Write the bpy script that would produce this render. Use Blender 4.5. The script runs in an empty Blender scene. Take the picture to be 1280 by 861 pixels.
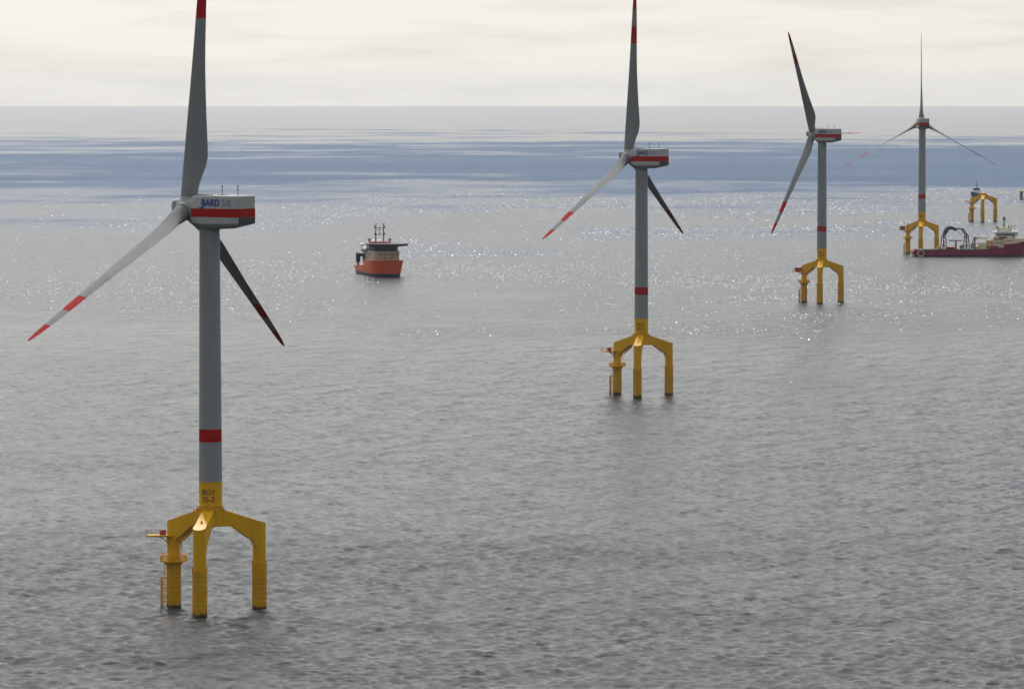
import bpy, bmesh, math, random
import numpy as np
from mathutils import Vector, Matrix

scene = bpy.context.scene
COL = scene.collection
R = math.radians
EARTH = 6.9e6                      # earth radius with refraction, metres
def drop(x, y): return -(x * x + y * y) / (2 * EARTH)

# ------------------------------------------------------------------ camera
CAM_H = 119.0
cam = bpy.data.cameras.new('camera'); camo = bpy.data.objects.new('camera', cam); COL.objects.link(camo)
camo.location = (0, 0, CAM_H); camo.rotation_euler = (R(90 - 3.3775), 0, 0)
cam.sensor_width = 36.0; cam.lens = 36.0 * 5600 / 1280
cam.clip_start = 1.0; cam.clip_end = 120000.0
scene.camera = camo

# ------------------------------------------------------------------ light
SUN_ELEV, SUN_AZ = 50.0, -14.0       # azimuth to the right of the view direction (+Y)
se, sa = R(SUN_ELEV), R(SUN_AZ)
sun_dir = Vector((math.sin(sa) * math.cos(se), math.cos(sa) * math.cos(se), math.sin(se)))
sl = bpy.data.lights.new('sun', 'SUN'); sl.energy = 1.5; sl.angle = R(0.6); sl.color = (1.0, 0.95, 0.86)
so = bpy.data.objects.new('sun', sl); COL.objects.link(so)
so.rotation_euler = (-sun_dir).to_track_quat('-Z', 'Y').to_euler(); so.location = sun_dir * 500

world = bpy.data.worlds.new('World'); scene.world = world; world.use_nodes = True
def build_world():
    nt = world.node_tree; nt.nodes.clear()
    N = nt.nodes.new; L = nt.links.new
    out = N('ShaderNodeOutputWorld'); bg = N('ShaderNodeBackground'); bg.inputs[1].default_value = 0.1
    sky = N('ShaderNodeTexSky'); sky.sky_type = 'NISHITA'; sky.sun_disc = False
    sky.sun_elevation = se; sky.sun_rotation = sa; sky.altitude = 100; sky.dust_density = 3.0; sky.air_density = 1.0
    tc = N('ShaderNodeTexCoord'); nrm = N('ShaderNodeVectorMath'); nrm.operation = 'NORMALIZE'
    L(tc.outputs['Generated'], nrm.inputs[0])
    sep = N('ShaderNodeSeparateXYZ'); L(nrm.outputs[0], sep.inputs[0])
    mx = N('ShaderNodeMath'); mx.operation = 'MAXIMUM'; L(sep.outputs['Z'], mx.inputs[0]); mx.inputs[1].default_value = 0.0
    # broken cloud: patches flattened by the low angle
    dv = N('ShaderNodeMapping'); dv.inputs['Scale'].default_value = (1, 1, 3.0); L(nrm.outputs[0], dv.inputs[0])
    noi = N('ShaderNodeTexNoise'); noi.inputs['Scale'].default_value = 3.2; noi.inputs['Detail'].default_value = 6
    noi.inputs['Roughness'].default_value = 0.6
    L(dv.outputs[0], noi.inputs['Vector'])
    cov = N('ShaderNodeMapRange'); cov.inputs[1].default_value = 0.36; cov.inputs[2].default_value = 0.64
    cov.inputs[3].default_value = 0.58; cov.inputs[4].default_value = 0.95
    L(noi.outputs[0], cov.inputs[0])
    dl = N('ShaderNodeMapping'); dl.inputs['Scale'].default_value = (1, 1, 9.0); L(nrm.outputs[0], dl.inputs[0])
    # thin cloud is brighter towards the sun
    dot = N('ShaderNodeVectorMath'); dot.operation = 'DOT_PRODUCT'; dot.inputs[1].default_value = sun_dir
    L(nrm.outputs[0], dot.inputs[0])
    fwd = N('ShaderNodeMapRange'); fwd.inputs[1].default_value = -1; fwd.inputs[2].default_value = 1
    fwd.inputs[3].default_value = 2.3; fwd.inputs[4].default_value = 7.5
    L(dot.outputs['Value'], fwd.inputs[0])
    dp = N('ShaderNodeMath'); dp.operation = 'MAXIMUM'; dp.inputs[1].default_value = 0.0; L(dot.outputs['Value'], dp.inputs[0])
    pw = N('ShaderNodeMath'); pw.operation = 'POWER'; pw.inputs[1].default_value = 6.0; L(dp.outputs[0], pw.inputs[0])
    aur = N('ShaderNodeMath'); aur.operation = 'MULTIPLY_ADD'; aur.inputs[1].default_value = 17.0; L(pw.outputs[0], aur.inputs[0]); L(fwd.outputs[0], aur.inputs[2])
    # near the horizon the air is milky and warm
    hz = N('ShaderNodeMapRange'); hz.interpolation_type = 'SMOOTHSTEP'
    hz.inputs[1].default_value = 0.0; hz.inputs[2].default_value = 0.40; hz.inputs[3].default_value = 1.0; hz.inputs[4].default_value = 0.0
    L(mx.outputs[0], hz.inputs[0])
    tint = N('ShaderNodeMix'); tint.data_type = 'RGBA'
    tint.inputs[6].default_value = (0.97, 0.985, 1.01, 1); tint.inputs[7].default_value = (1.20, 1.15, 1.055, 1)
    L(hz.outputs[0], tint.inputs[0])
    cl = N('ShaderNodeVectorMath'); cl.operation = 'SCALE'; L(tint.outputs[2], cl.inputs[0]); L(aur.outputs[0], cl.inputs['Scale'])
    # soft grey bellies of the streaky clouds
    n2 = N('ShaderNodeTexNoise'); n2.inputs['Scale'].default_value = 19.0; n2.inputs['Detail'].default_value = 5; n2.inputs['Roughness'].default_value = 0.55; L(dl.outputs[0], n2.inputs['Vector'])
    m2 = N('ShaderNodeMapRange'); m2.inputs[1].default_value = 0.46; m2.inputs[2].default_value = 0.72; m2.inputs[3].default_value = 1.03; m2.inputs[4].default_value = 0.87
    L(n2.outputs[0], m2.inputs[0])
    cl2 = N('ShaderNodeVectorMath'); cl2.operation = 'SCALE'; L(cl.outputs[0], cl2.inputs[0]); L(m2.outputs[0], cl2.inputs['Scale'])
    mxf = N('ShaderNodeMath'); mxf.operation = 'MAXIMUM'; L(cov.outputs[0], mxf.inputs[0])
    h9 = N('ShaderNodeMath'); h9.operation = 'MULTIPLY'; h9.inputs[1].default_value = 0.97; L(hz.outputs[0], h9.inputs[0]); L(h9.outputs[0], mxf.inputs[1])
    mix = N('ShaderNodeMix'); mix.data_type = 'RGBA'
    L(mxf.outputs[0], mix.inputs[0]); L(sky.outputs[0], mix.inputs[6]); L(cl2.outputs[0], mix.inputs[7])
    L(mix.outputs[2], bg.inputs[0]); L(bg.outputs[0], out.inputs[0])
build_world()
scene.view_settings.view_transform = 'Standard'; scene.view_settings.look = 'None'
scene.view_settings.exposure = 0.0; scene.view_settings.gamma = 1.0; scene.view_settings.use_curve_mapping = False
scene.render.engine = 'CYCLES'
cy = scene.cycles
cy.use_denoising = True; cy.max_bounces = 6; cy.glossy_bounces = 3; cy.diffuse_bounces = 2; cy.volume_bounces = 1
cy.sample_clamp_indirect = 4.0; cy.sample_clamp_direct = 0.0; cy.caustics_reflective = False; cy.caustics_refractive = False

# ------------------------------------------------------------------ helpers
def tag(o, label=None, cat=None, group=None, kind=None):
    if label: o['label'] = label
    if cat: o['category'] = cat
    if group: o['group'] = group
    if kind: o['kind'] = kind
    return o
def empty(name, loc, rz=0.0):
    o = bpy.data.objects.new(name, None); COL.objects.link(o)
    o.location = loc; o.rotation_euler = (0, 0, rz); o.empty_display_size = 2
    return o
def copy_tree(o, parent=None):
    c = o.copy(); COL.objects.link(c); c.parent = parent
    for ch in [k for k in bpy.data.objects if k.parent == o]: copy_tree(ch, c)
    return c

class MB:
    """collects shapes into one mesh"""
    def __init__(s): s.v = []; s.f = []; s.m = []; s.smooth = []
    def poly(s, verts, faces, mat=0, smooth=False):
        b = len(s.v); s.v += [tuple(p) for p in verts]
        for f in faces: s.f.append([i + b for i in f]); s.m.append(mat); s.smooth.append(smooth)
    def box(s, c, size, mat=0, rz=0.0, ry=0.0):
        M = Matrix.Translation(c) @ Matrix.Rotation(rz, 4, 'Z') @ Matrix.Rotation(ry, 4, 'Y')
        x, y, z = (k / 2 for k in size)
        P = [M @ Vector(p) for p in ((-x,-y,-z),(x,-y,-z),(x,y,-z),(-x,y,-z),(-x,-y,z),(x,-y,z),(x,y,z),(-x,y,z))]
        s.poly(P, [(0,3,2,1),(4,5,6,7),(0,1,5,4),(1,2,6,5),(2,3,7,6),(3,0,4,7)], mat)
    def tube(s, p0, p1, r0, r1=None, n=8, mat=0, caps=True):
        r1 = r0 if r1 is None else r1
        p0 = Vector(p0); p1 = Vector(p1); q = (p1 - p0).to_track_quat('Z', 'Y')
        A = []; B = []
        for i in range(n):
            d = q @ Vector((math.cos(2*math.pi*i/n), math.sin(2*math.pi*i/n), 0))
            A.append(p0 + d * r0); B.append(p1 + d * r1)
        s.poly(A + B, [(i, (i+1) % n, n + (i+1) % n, n + i) for i in range(n)], mat, True)
        if caps:
            s.poly(A, [tuple(range(n-1, -1, -1))], mat); s.poly(B, [tuple(range(n))], mat)
    def path(s, pts, r, n=8, mat=0):
        for a, b in zip(pts[:-1], pts[1:]): s.tube(a, b, r, n=n, mat=mat)
    def lathe(s, prof, n=32, mat=0, M=None, smooth=True, capped=True):
        """profile of (radius, z) about local Z"""
        M = M or Matrix.Identity(4); P = []
        for r, z in prof:
            for i in range(n):
                t = 2*math.pi*i/n; P.append(M @ Vector((r*math.cos(t), r*math.sin(t), z)))
        F = []
        for k in range(len(prof)-1):
            for i in range(n):
                j = (i+1) % n; F.append((k*n+i, k*n+j, (k+1)*n+j, (k+1)*n+i))
        s.poly(P, F, mat, smooth)
        if capped:
            if prof[0][0] > 1e-3: s.poly(P[:n], [tuple(range(n-1, -1, -1))], mat)
            if prof[-1][0] > 1e-3: s.poly(P[-n:], [tuple(range(n))], mat)
    def loft(s, rings, mat=0, caps=True, smooth=True):
        n = len(rings[0]); P = [p for r in rings for p in r]; F = []
        for k in range(len(rings)-1):
            for i in range(n):
                j = (i+1) % n; F.append((k*n+i, k*n+j, (k+1)*n+j, (k+1)*n+i))
        s.poly(P, F, mat, smooth)
        if caps: s.poly(rings[0], [tuple(range(n-1, -1, -1))], mat); s.poly(rings[-1], [tuple(range(n))], mat)
    def extrude(s, outline, h0, h1, M=None, mat=0):
        """outline in local XY, extruded along local Z"""
        M = M or Matrix.Identity(4); n = len(outline)
        A = [M @ Vector((x, y, h0)) for x, y in outline]; B = [M @ Vector((x, y, h1)) for x, y in outline]
        s.poly(A + B, [(i, (i+1) % n, n+(i+1) % n, n+i) for i in range(n)] + [tuple(range(n-1, -1, -1)), tuple(range(n, 2*n))], mat)
    def build(s, name, mats, parent=None, loc=(0,0,0), bevel=0.0, M=None):
        me = bpy.data.meshes.new(name); me.from_pydata(s.v, [], s.f)
        mats = mats if isinstance(mats, (list, tuple)) else [mats]
        for m in mats: me.materials.append(m)
        me.polygons.foreach_set('material_index', s.m); me.polygons.foreach_set('use_smooth', s.smooth)
        bm = bmesh.new(); bm.from_mesh(me); bmesh.ops.remove_doubles(bm, verts=bm.verts, dist=1e-4)
        bmesh.ops.recalc_face_normals(bm, faces=bm.faces); bm.to_mesh(me); bm.free()
        me.set_sharp_from_angle(angle=R(38)); me.update()
        o = bpy.data.objects.new(name, me); COL.objects.link(o); o.parent = parent; o.location = loc
        if M is not None: o.matrix_local = M
        if bevel:
            b = o.modifiers.new('bevel', 'BEVEL'); b.width = bevel; b.segments = 2; b.limit_method = 'ANGLE'
        return o

# ------------------------------------------------------------------ materials
MATS = {}
def paint(name, col, rough=0.45, dirt=0.12, scale=0.6, streak=True, spec=0.25, metallic=0.0, splash=False, dirt_col=None, boot=None):
    """weathered paint: soft mottling, vertical runs and optional growth in the splash zone"""
    if name in MATS: return MATS[name]
    m = bpy.data.materials.new(name); m.use_nodes = True; nt = m.node_tree; N = nt.nodes.new; L = nt.links.new
    b = nt.nodes['Principled BSDF']; b.inputs['Roughness'].default_value = rough; b.inputs['Metallic'].default_value = metallic
    b.inputs['Specular IOR Level'].default_value = spec
    tc = N('ShaderNodeTexCoord'); mp = N('ShaderNodeMapping'); L(tc.outputs['Object'], mp.inputs[0])
    mp.inputs['Scale'].default_value = (1, 1, 0.18 if streak else 1)
    n1 = N('ShaderNodeTexNoise'); n1.inputs['Scale'].default_value = scale; n1.inputs['Detail'].default_value = 7; n1.inputs['Roughness'].default_value = 0.65
    L(mp.outputs[0], n1.inputs['Vector'])
    r1 = N('ShaderNodeMapRange'); r1.inputs[1].default_value = 0.45; r1.inputs[2].default_value = 0.8; r1.inputs[3].default_value = 0; r1.inputs[4].default_value = 1
    L(n1.outputs[0], r1.inputs[0])
    mul = N('ShaderNodeMath'); mul.operation = 'MULTIPLY'; mul.inputs[1].default_value = dirt * 4; L(r1.outputs[0], mul.inputs[0]); mul.use_clamp = True
    mix = N('ShaderNodeMix'); mix.data_type = 'RGBA'; mix.inputs[6].default_value = (*col, 1)
    dc = dirt_col or tuple(c * 0.55 + 0.02 for c in col)
    mix.inputs[7].default_value = (*dc, 1); L(mul.outputs[0], mix.inputs[0])
    last = mix.outputs[2]
    if splash:
        sep = N('ShaderNodeSeparateXYZ'); L(tc.outputs['Object'], sep.inputs[0])
        n2 = N('ShaderNodeTexNoise'); n2.inputs['Scale'].default_value = 1.3; n2.inputs['Detail'].default_value = 5; L(tc.outputs['Object'], n2.inputs['Vector'])
        a = N('ShaderNodeMath'); a.operation = 'MULTIPLY_ADD'; a.inputs[1].default_value = 2.2; L(n2.outputs[0], a.inputs[0]); L(sep.outputs['Z'], a.inputs[2])
        rr = N('ShaderNodeMapRange'); rr.inputs[1].default_value = 1.55; rr.inputs[2].default_value = 2.35; rr.inputs[3].default_value = 1; rr.inputs[4].default_value = 0
        L(a.outputs[0], rr.inputs[0])
        mx2 = N('ShaderNodeMix'); mx2.data_type = 'RGBA'; mx2.inputs[7].default_value = (0.022, 0.026, 0.016, 1)
        L(rr.outputs[0], mx2.inputs[0]); L(last, mx2.inputs[6]); last = mx2.outputs[2]
    if boot:
        sep = N('ShaderNodeSeparateXYZ'); L(tc.outputs['Object'], sep.inputs[0])
        lt = N('ShaderNodeMath'); lt.operation = 'LESS_THAN'; L(sep.outputs['Z'], lt.inputs[0]); lt.inputs[1].default_value = boot[0]
        mx3 = N('ShaderNodeMix'); mx3.data_type = 'RGBA'; mx3.inputs[7].default_value = (*boot[1], 1); L(lt.outputs[0], mx3.inputs[0]); L(last, mx3.inputs[6]); last = mx3.outputs[2]
    L(last, b.inputs['Base Color'])
    rv = N('ShaderNodeMapRange'); rv.inputs[3].default_value = rough - 0.08; rv.inputs[4].default_value = rough + 0.15; L(n1.outputs[0], rv.inputs[0]); L(rv.outputs[0], b.inputs['Roughness'])
    bp = N('ShaderNodeBump'); bp.inputs['Strength'].default_value = 0.08; bp.inputs['Distance'].default_value = 0.05; L(n1.outputs[0], bp.inputs['Height']); L(bp.outputs[0], b.inputs['Normal'])
    MATS[name] = m; return m

TOWER = paint('tower_grey_paint', (0.285, 0.31, 0.325), 0.45, 0.06)
BLADE = paint('blade_grey_gelcoat', (0.23, 0.24, 0.24), 0.55, 0.05, 0.25, False, spec=0.1)
NACELLE = paint('nacelle_grey_paint', (0.40, 0.41, 0.40), 0.45, 0.08)
RED = paint('signal_red_paint', (0.42, 0.004, 0.006), 0.6, 0.06, spec=0.06)
YEL = paint('traffic_yellow_paint', (0.80, 0.43, 0.001), 0.36, 0.11, 0.5, dirt_col=(0.42, 0.19, 0.012))
PILE = paint('pile_yellow_paint', (0.72, 0.37, 0.002), 0.42, 0.2, 0.7, splash=True, dirt_col=(0.30, 0.15, 0.02))
SEAM = paint('pile_seam', (0.26, 0.125, 0.012), 0.6, 0.1)
DARK = paint('dark_steel', (0.035, 0.04, 0.05), 0.5, 0.1)
GRILLE = paint('louvre_grey', (0.05, 0.055, 0.075), 0.5, 0.1)
BLUE = paint('letter_blue', (0.012, 0.055, 0.26), 0.5, 0.03)
GREYL = paint('letter_grey', (0.17, 0.185, 0.205), 0.5, 0.03)
BLACK = paint('letter_black', (0.045, 0.03, 0.01), 0.5, 0.03)
GALV = paint('galvanised_steel', (0.46, 0.47, 0.47), 0.45, 0.1)
ORANGE = paint('hull_orange', (0.74, 0.095, 0.02), 0.42, 0.12, 0.4, dirt_col=(0.55, 0.085, 0.025))
NAVY = paint('navy_blue_paint', (0.012, 0.022, 0.08), 0.45, 0.1)
CREAM = paint('ship_cream_paint', (0.80, 0.71, 0.50), 0.45, 0.1, 0.5)
BEIGE = paint('ship_beige_paint', (0.47, 0.42, 0.31), 0.5, 0.1, 0.5)
WHITE = paint('ship_white_paint', (0.86, 0.86, 0.84), 0.4, 0.06)
GREYB = paint('ship_grey_paint', (0.30, 0.31, 0.28), 0.5, 0.1)
DECKG = paint('deck_green_grey', (0.10, 0.13, 0.12), 0.6, 0.15, 0.5, False)
MAROON = paint('hull_maroon', (0.27, 0.014, 0.07), 0.42, 0.12, 0.4, dirt_col=(0.2, 0.02, 0.05))
HULL_O = paint('hull_orange_booted', (0.74, 0.095, 0.02), 0.42, 0.12, 0.4, dirt_col=(0.55, 0.085, 0.025), boot=(1.9, (0.018, 0.032, 0.11)))
HULL_M = paint('hull_maroon_booted', (0.27, 0.014, 0.07), 0.42, 0.12, 0.4, dirt_col=(0.2, 0.02, 0.05), boot=(1.0, (0.03, 0.018, 0.09)))
BLUEGREY = paint('distant_blue_paint', (0.07, 0.13, 0.24), 0.45, 0.08)
STEELB = paint('gantry_steel', (0.075, 0.065, 0.10), 0.5, 0.1)
TAN = paint('container_tan', (0.68, 0.42, 0.20), 0.5, 0.1)
GLASS = paint('window_glass', (0.02, 0.028, 0.035), 0.12, 0.02, spec=0.6)
RUST = paint('rusty_red_paint', (0.34, 0.035, 0.03), 0.55, 0.15)
FEATHER = paint('feather_grey', (0.16, 0.16, 0.165), 0.7, 0.1, 3, False)

# ------------------------------------------------------------------ the sea
def sea_material():
    m = bpy.data.materials.new('sea_water'); m.use_nodes = True; nt = m.node_tree; N = nt.nodes.new; L = nt.links.new
    b = nt.nodes['Principled BSDF']; b.inputs['Base Color'].default_value = (0.016, 0.026, 0.030, 1)
    b.inputs['IOR'].default_value = 1.333; b.inputs['Specular IOR Level'].default_value = 0.5
    geo = N('ShaderNodeNewGeometry')
    def noise(scale, detail, rough, stretch=(1, 1, 1), rot=0.0):
        mp = N('ShaderNodeMapping'); mp.inputs['Scale'].default_value = stretch; mp.inputs['Rotation'].default_value = (0, 0, rot); L(geo.outputs['Position'], mp.inputs[0])
        n = N('ShaderNodeTexNoise'); n.inputs['Scale'].default_value = scale; n.inputs['Detail'].default_value = detail; n.inputs['Roughness'].default_value = rough
        L(mp.outputs[0], n.inputs['Vector']); return n
    def rng(src, a, b_, c, d, smooth=True):
        r = N('ShaderNodeMapRange'); r.interpolation_type = 'SMOOTHSTEP' if smooth else 'LINEAR'
        for i, v in enumerate((a, b_, c, d), 1): r.inputs[i].default_value = v
        L(src, r.inputs[0]); return r.outputs[0]
    def math_(op, a, b_):
        k = N('ShaderNodeMath'); k.operation = op
        for i, v in enumerate((a, b_)):
            if isinstance(v, (int, float)): k.inputs[i].default_value = v
            else: L(v, k.inputs[i])
        return k.outputs[0]
    # streets of ruffled and calm water lie across the view; their edges wander
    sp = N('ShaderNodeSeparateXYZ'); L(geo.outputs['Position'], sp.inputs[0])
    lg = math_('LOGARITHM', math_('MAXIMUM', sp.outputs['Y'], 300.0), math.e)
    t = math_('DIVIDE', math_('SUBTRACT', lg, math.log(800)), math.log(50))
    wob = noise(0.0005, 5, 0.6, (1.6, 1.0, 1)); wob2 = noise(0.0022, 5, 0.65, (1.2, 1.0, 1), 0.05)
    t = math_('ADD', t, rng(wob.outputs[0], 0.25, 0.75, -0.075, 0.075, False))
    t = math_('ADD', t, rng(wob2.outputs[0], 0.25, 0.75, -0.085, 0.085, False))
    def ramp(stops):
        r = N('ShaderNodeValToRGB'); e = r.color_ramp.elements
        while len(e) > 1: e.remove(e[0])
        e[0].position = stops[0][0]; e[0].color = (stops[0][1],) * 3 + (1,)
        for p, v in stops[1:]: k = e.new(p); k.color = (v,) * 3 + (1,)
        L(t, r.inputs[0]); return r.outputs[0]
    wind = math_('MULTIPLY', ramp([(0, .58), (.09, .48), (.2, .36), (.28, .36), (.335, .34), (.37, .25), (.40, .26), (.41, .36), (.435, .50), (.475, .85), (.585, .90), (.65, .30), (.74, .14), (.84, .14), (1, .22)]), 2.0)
    fine = noise(0.011, 4, 0.6, (0.35, 1.0, 1), 0.1)
    wind = math_('MULTIPLY', wind, rng(fine.outputs[0], 0.3, 0.7, 0.78, 1.22))
    strk = noise(0.0017, 6, 0.7, (0.14, 1.0, 1), 0.02)
    wind = math_('MULTIPLY', wind, rng(strk.outputs[0], 0.36, 0.64, 0.62, 1.3))
    # cloud shadow on the far sea painted as bluer water; horizon tinted too
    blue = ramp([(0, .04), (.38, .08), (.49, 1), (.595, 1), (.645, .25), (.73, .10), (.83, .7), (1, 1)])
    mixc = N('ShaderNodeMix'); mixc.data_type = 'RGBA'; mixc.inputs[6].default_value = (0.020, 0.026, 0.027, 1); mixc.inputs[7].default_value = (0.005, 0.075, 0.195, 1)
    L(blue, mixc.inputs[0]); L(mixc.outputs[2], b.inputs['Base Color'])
    w1 = noise(0.21, 4, 0.55, (0.58, 1.2, 1), 0.06)      # wavelets of some metres
    w2 = noise(0.8, 6, 0.7, (0.6, 1.2, 1), -0.1)       # ripples
    crest = math_('SUBTRACT', 0.5, math_('ABSOLUTE', math_('SUBTRACT', w1.outputs[0], 0.5), 0.0))   # sharp crests, round troughs
    b1 = N('ShaderNodeBump'); b1.inputs['Distance'].default_value = 3.0; L(crest, b1.inputs['Height'])
    L(math_('MULTIPLY', wind, 0.62), b1.inputs['Strength'])
    b2 = N('ShaderNodeBump'); b2.inputs['Distance'].default_value = 0.55; L(w2.outputs[0], b2.inputs['Height'])
    L(math_('MULTIPLY', wind, 0.75), b2.inputs['Strength']); L(b1.outputs[0], b2.inputs['Normal'])
    # single steep facets that catch the sun where the water is choppy
    def facets(sx, sy, off):
        mp = N('ShaderNodeMapping'); mp.inputs['Scale'].default_value = (1 / sx, 1 / sy, 0); mp.inputs['Location'].default_value = (off, off * 1.7, 0); L(geo.outputs['Position'], mp.inputs[0])
        v = N('ShaderNodeTexVoronoi'); v.inputs['Scale'].default_value = 1.0; L(mp.outputs[0], v.inputs['Vector'])
        sc_ = N('ShaderNodeVectorMath'); sc_.operation = 'MULTIPLY_ADD'; L(v.outputs['Color'], sc_.inputs[0]); sc_.inputs[1].default_value = (0.55, 0.62, 0); sc_.inputs[2].default_value = (-0.42, -0.62, 1.0)
        nn = N('ShaderNodeVectorMath'); nn.operation = 'NORMALIZE'; L(sc_.outputs[0], nn.inputs[0])
        sc3 = N('ShaderNodeSeparateColor'); L(v.outputs['Color'], sc3.inputs[0]); return nn.outputs[0], sc3.outputs[2]
    f1, p1 = facets(0.36, 3.6, 3.0); f2, p2 = facets(0.6, 9.5, 11.0)
    m1 = ramp([(0, 0), (.248, 0), (.268, .08), (.295, .48), (.335, .40), (.365, .12), (.385, .06), (.40, 0)])
    m2 = ramp([(.39, 0), (.395, .08), (.405, .26), (.425, .38), (.45, .2), (.475, .05), (.52, 0)])
    east = math_('MULTIPLY', rng(sp.outputs['X'], -420, 200, 0.22, 1.0), rng(noise(0.0045, 4, 0.6, (1.0, 0.5, 1)).outputs[0], 0.34, 0.62, 0.25, 1.25))
    nrm = b2.outputs[0]
    for f, p, mk in ((f1, p1, m1), (f2, p2, m2)):
        g = math_('GREATER_THAN', math_('MULTIPLY', mk, east), p); mixn = N('ShaderNodeMix'); mixn.data_type = 'VECTOR'
        L(g, mixn.inputs[0]); L(nrm, mixn.inputs[4]); L(f, mixn.inputs[5]); nrm = mixn.outputs[1]
    L(nrm, b.inputs['Normal'])
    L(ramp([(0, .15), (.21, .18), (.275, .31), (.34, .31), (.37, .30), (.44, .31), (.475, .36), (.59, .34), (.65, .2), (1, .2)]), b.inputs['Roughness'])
    L(ramp([(0, .5), (.415, .5), (.49, .08), (.58, .08), (.65, .5), (1, .5)]), b.inputs['Specular IOR Level'])  # weaker reflection in the blue band, darkening it as painted cloud shade
    return m
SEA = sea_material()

def build_sea():
    rng = np.random.default_rng(11)
    # columns: fine in the sector in front of the camera, coarse all round
    fine = np.arange(-10.0, 10.0001, 0.04)
    side = np.array([10.6, 12, 13.5, 15.5, 18, 22, 28, 36, 48, 64, 85, 110, 140])
    ang = np.radians(np.concatenate([-side[::-1], fine, side, [180.0]]))
    rows = [5.0, 120, 300, 500, 640, 720]
    r = 760.0
    while r < 3000: rows.append(r); r *= 1.0009
    while r < 44500: rows.append(r); r *= 1.01
    rows.append(45000.0)
    rad = np.array(rows); na, nr = len(ang), len(rad)
    A, D = np.meshgrid(ang, rad)
    X = D * np.sin(A); Y = D * np.cos(A); Z = -(X**2 + Y**2) / (2 * EARTH)
    H = np.zeros_like(Z); DX = np.zeros_like(Z); DY = np.zeros_like(Z)
    wind = R(-24)                                      # the wind comes from the far left
    nw = 60
    lam = np.concatenate([np.exp(np.linspace(np.log(1.9), np.log(5.2), nw - 8)), np.linspace(11.0, 30.0, 8)]) * rng.uniform(0.96, 1.04, nw)
    for k in range(nw):
        th = wind + rng.normal(0, 0.6); kk = 2 * np.pi / lam[k]
        a = (0.0084 if lam[k] < 8 else 0.0036) * lam[k] * rng.uniform(0.55, 1.35)
        # a wave shorter than three cells cannot be drawn: fade it out with distance
        lim = lam[k] / 2.3 / 0.0009
        fade = np.clip((lim * 1.25 - D) / (lim * 0.5), 0, 1)
        fade *= np.clip((3000 - D) / 900, 0, 1) * np.clip((D - 720) / 60, 0, 1) * np.clip((np.radians(10.3) - np.abs(A)) / np.radians(0.8), 0, 1)
        ph = kk * (X * np.sin(th) + Y * np.cos(th)) + rng.uniform(0, 6.283)
        H += a * fade * np.cos(ph); DX -= a * fade * 0.8 * np.sin(th) * np.sin(ph); DY -= a * fade * 0.8 * np.cos(th) * np.sin(ph)
    P = np.stack([X + DX, Y + DY, Z + H], -1).reshape(-1, 3)
    i = np.arange(nr - 1)[:, None] * na + np.arange(na - 1)[None, :]
    Q = np.stack([i, i + 1, i + na + 1, i + na], -1).reshape(-1, 4)[:, ::-1]
    # close the ring behind the camera (last column joins the first)
    jj = np.arange(nr - 1) * na
    Q2 = np.stack([jj + na - 1, jj, jj + na, jj + 2 * na - 1], -1)[:, ::-1]
    Q = np.concatenate([Q, Q2])
    # the middle
    me = bpy.data.meshes.new('sea'); nv = len(P); nq = len(Q)
    me.vertices.add(nv); me.vertices.foreach_set('co', P.ravel().astype(np.float32))
    me.loops.add(nq * 4); me.loops.foreach_set('vertex_index', Q.ravel().astype(np.int32))
    me.polygons.add(nq); me.polygons.foreach_set('loop_start', (np.arange(nq) * 4).astype(np.int32))
    me.polygons.foreach_set('use_smooth', np.ones(nq, dtype=bool))
    me.update(calc_edges=True); me.validate()
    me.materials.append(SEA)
    o = bpy.data.objects.new('sea', me); COL.objects.link(o); tag(o, 'grey rippled open sea reaching to the horizon', kind='structure')
    return float(P[:, 2].min())
SEA_MIN = build_sea()

# ------------------------------------------------------------------ wind turbine
def text_mesh(body, size, mat, name, parent, place, bold=0.0, squeeze=1.0):
    """letters as a thin mesh; place maps (x, y, depth) of the lettering to a point"""
    cu = bpy.data.curves.new(name, 'FONT'); cu.body = body; cu.size = size; cu.align_x = 'CENTER'; cu.align_y = 'CENTER'
    cu.extrude = 0.012; cu.offset = bold; cu.resolution_u = 3
    t = bpy.data.objects.new(name, cu); COL.objects.link(t); bpy.context.view_layer.update()
    me = bpy.data.meshes.new_from_object(t.evaluated_get(bpy.context.evaluated_depsgraph_get()))
    bpy.data.objects.remove(t); bpy.data.curves.remove(cu)
    for v in me.vertices: v.co = place(v.co.x * squeeze, v.co.y, v.co.z)
    me.name = name; me.materials.clear(); me.materials.append(mat)
    o = bpy.data.objects.new(name, me); COL.objects.link(o); o.parent = parent
    return o

LEG_R = 11.4                       # legs stand on this radius
LEG_ANG = [R(-8.8), R(111.2), R(-128.8)]     # from -Y towards +X: near leg, right leg, far left leg
def leg_dir(a): return Vector((math.sin(a), -math.cos(a), 0))
TOP_IN, TOP_OUT = 22.9, 19.5       # arm top at the tower and at the outer edge of the leg
def arm_top(r): return TOP_IN + (TOP_OUT - TOP_IN) * (r - 2.6) / (LEG_R + 1.5 - 2.6)

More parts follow.
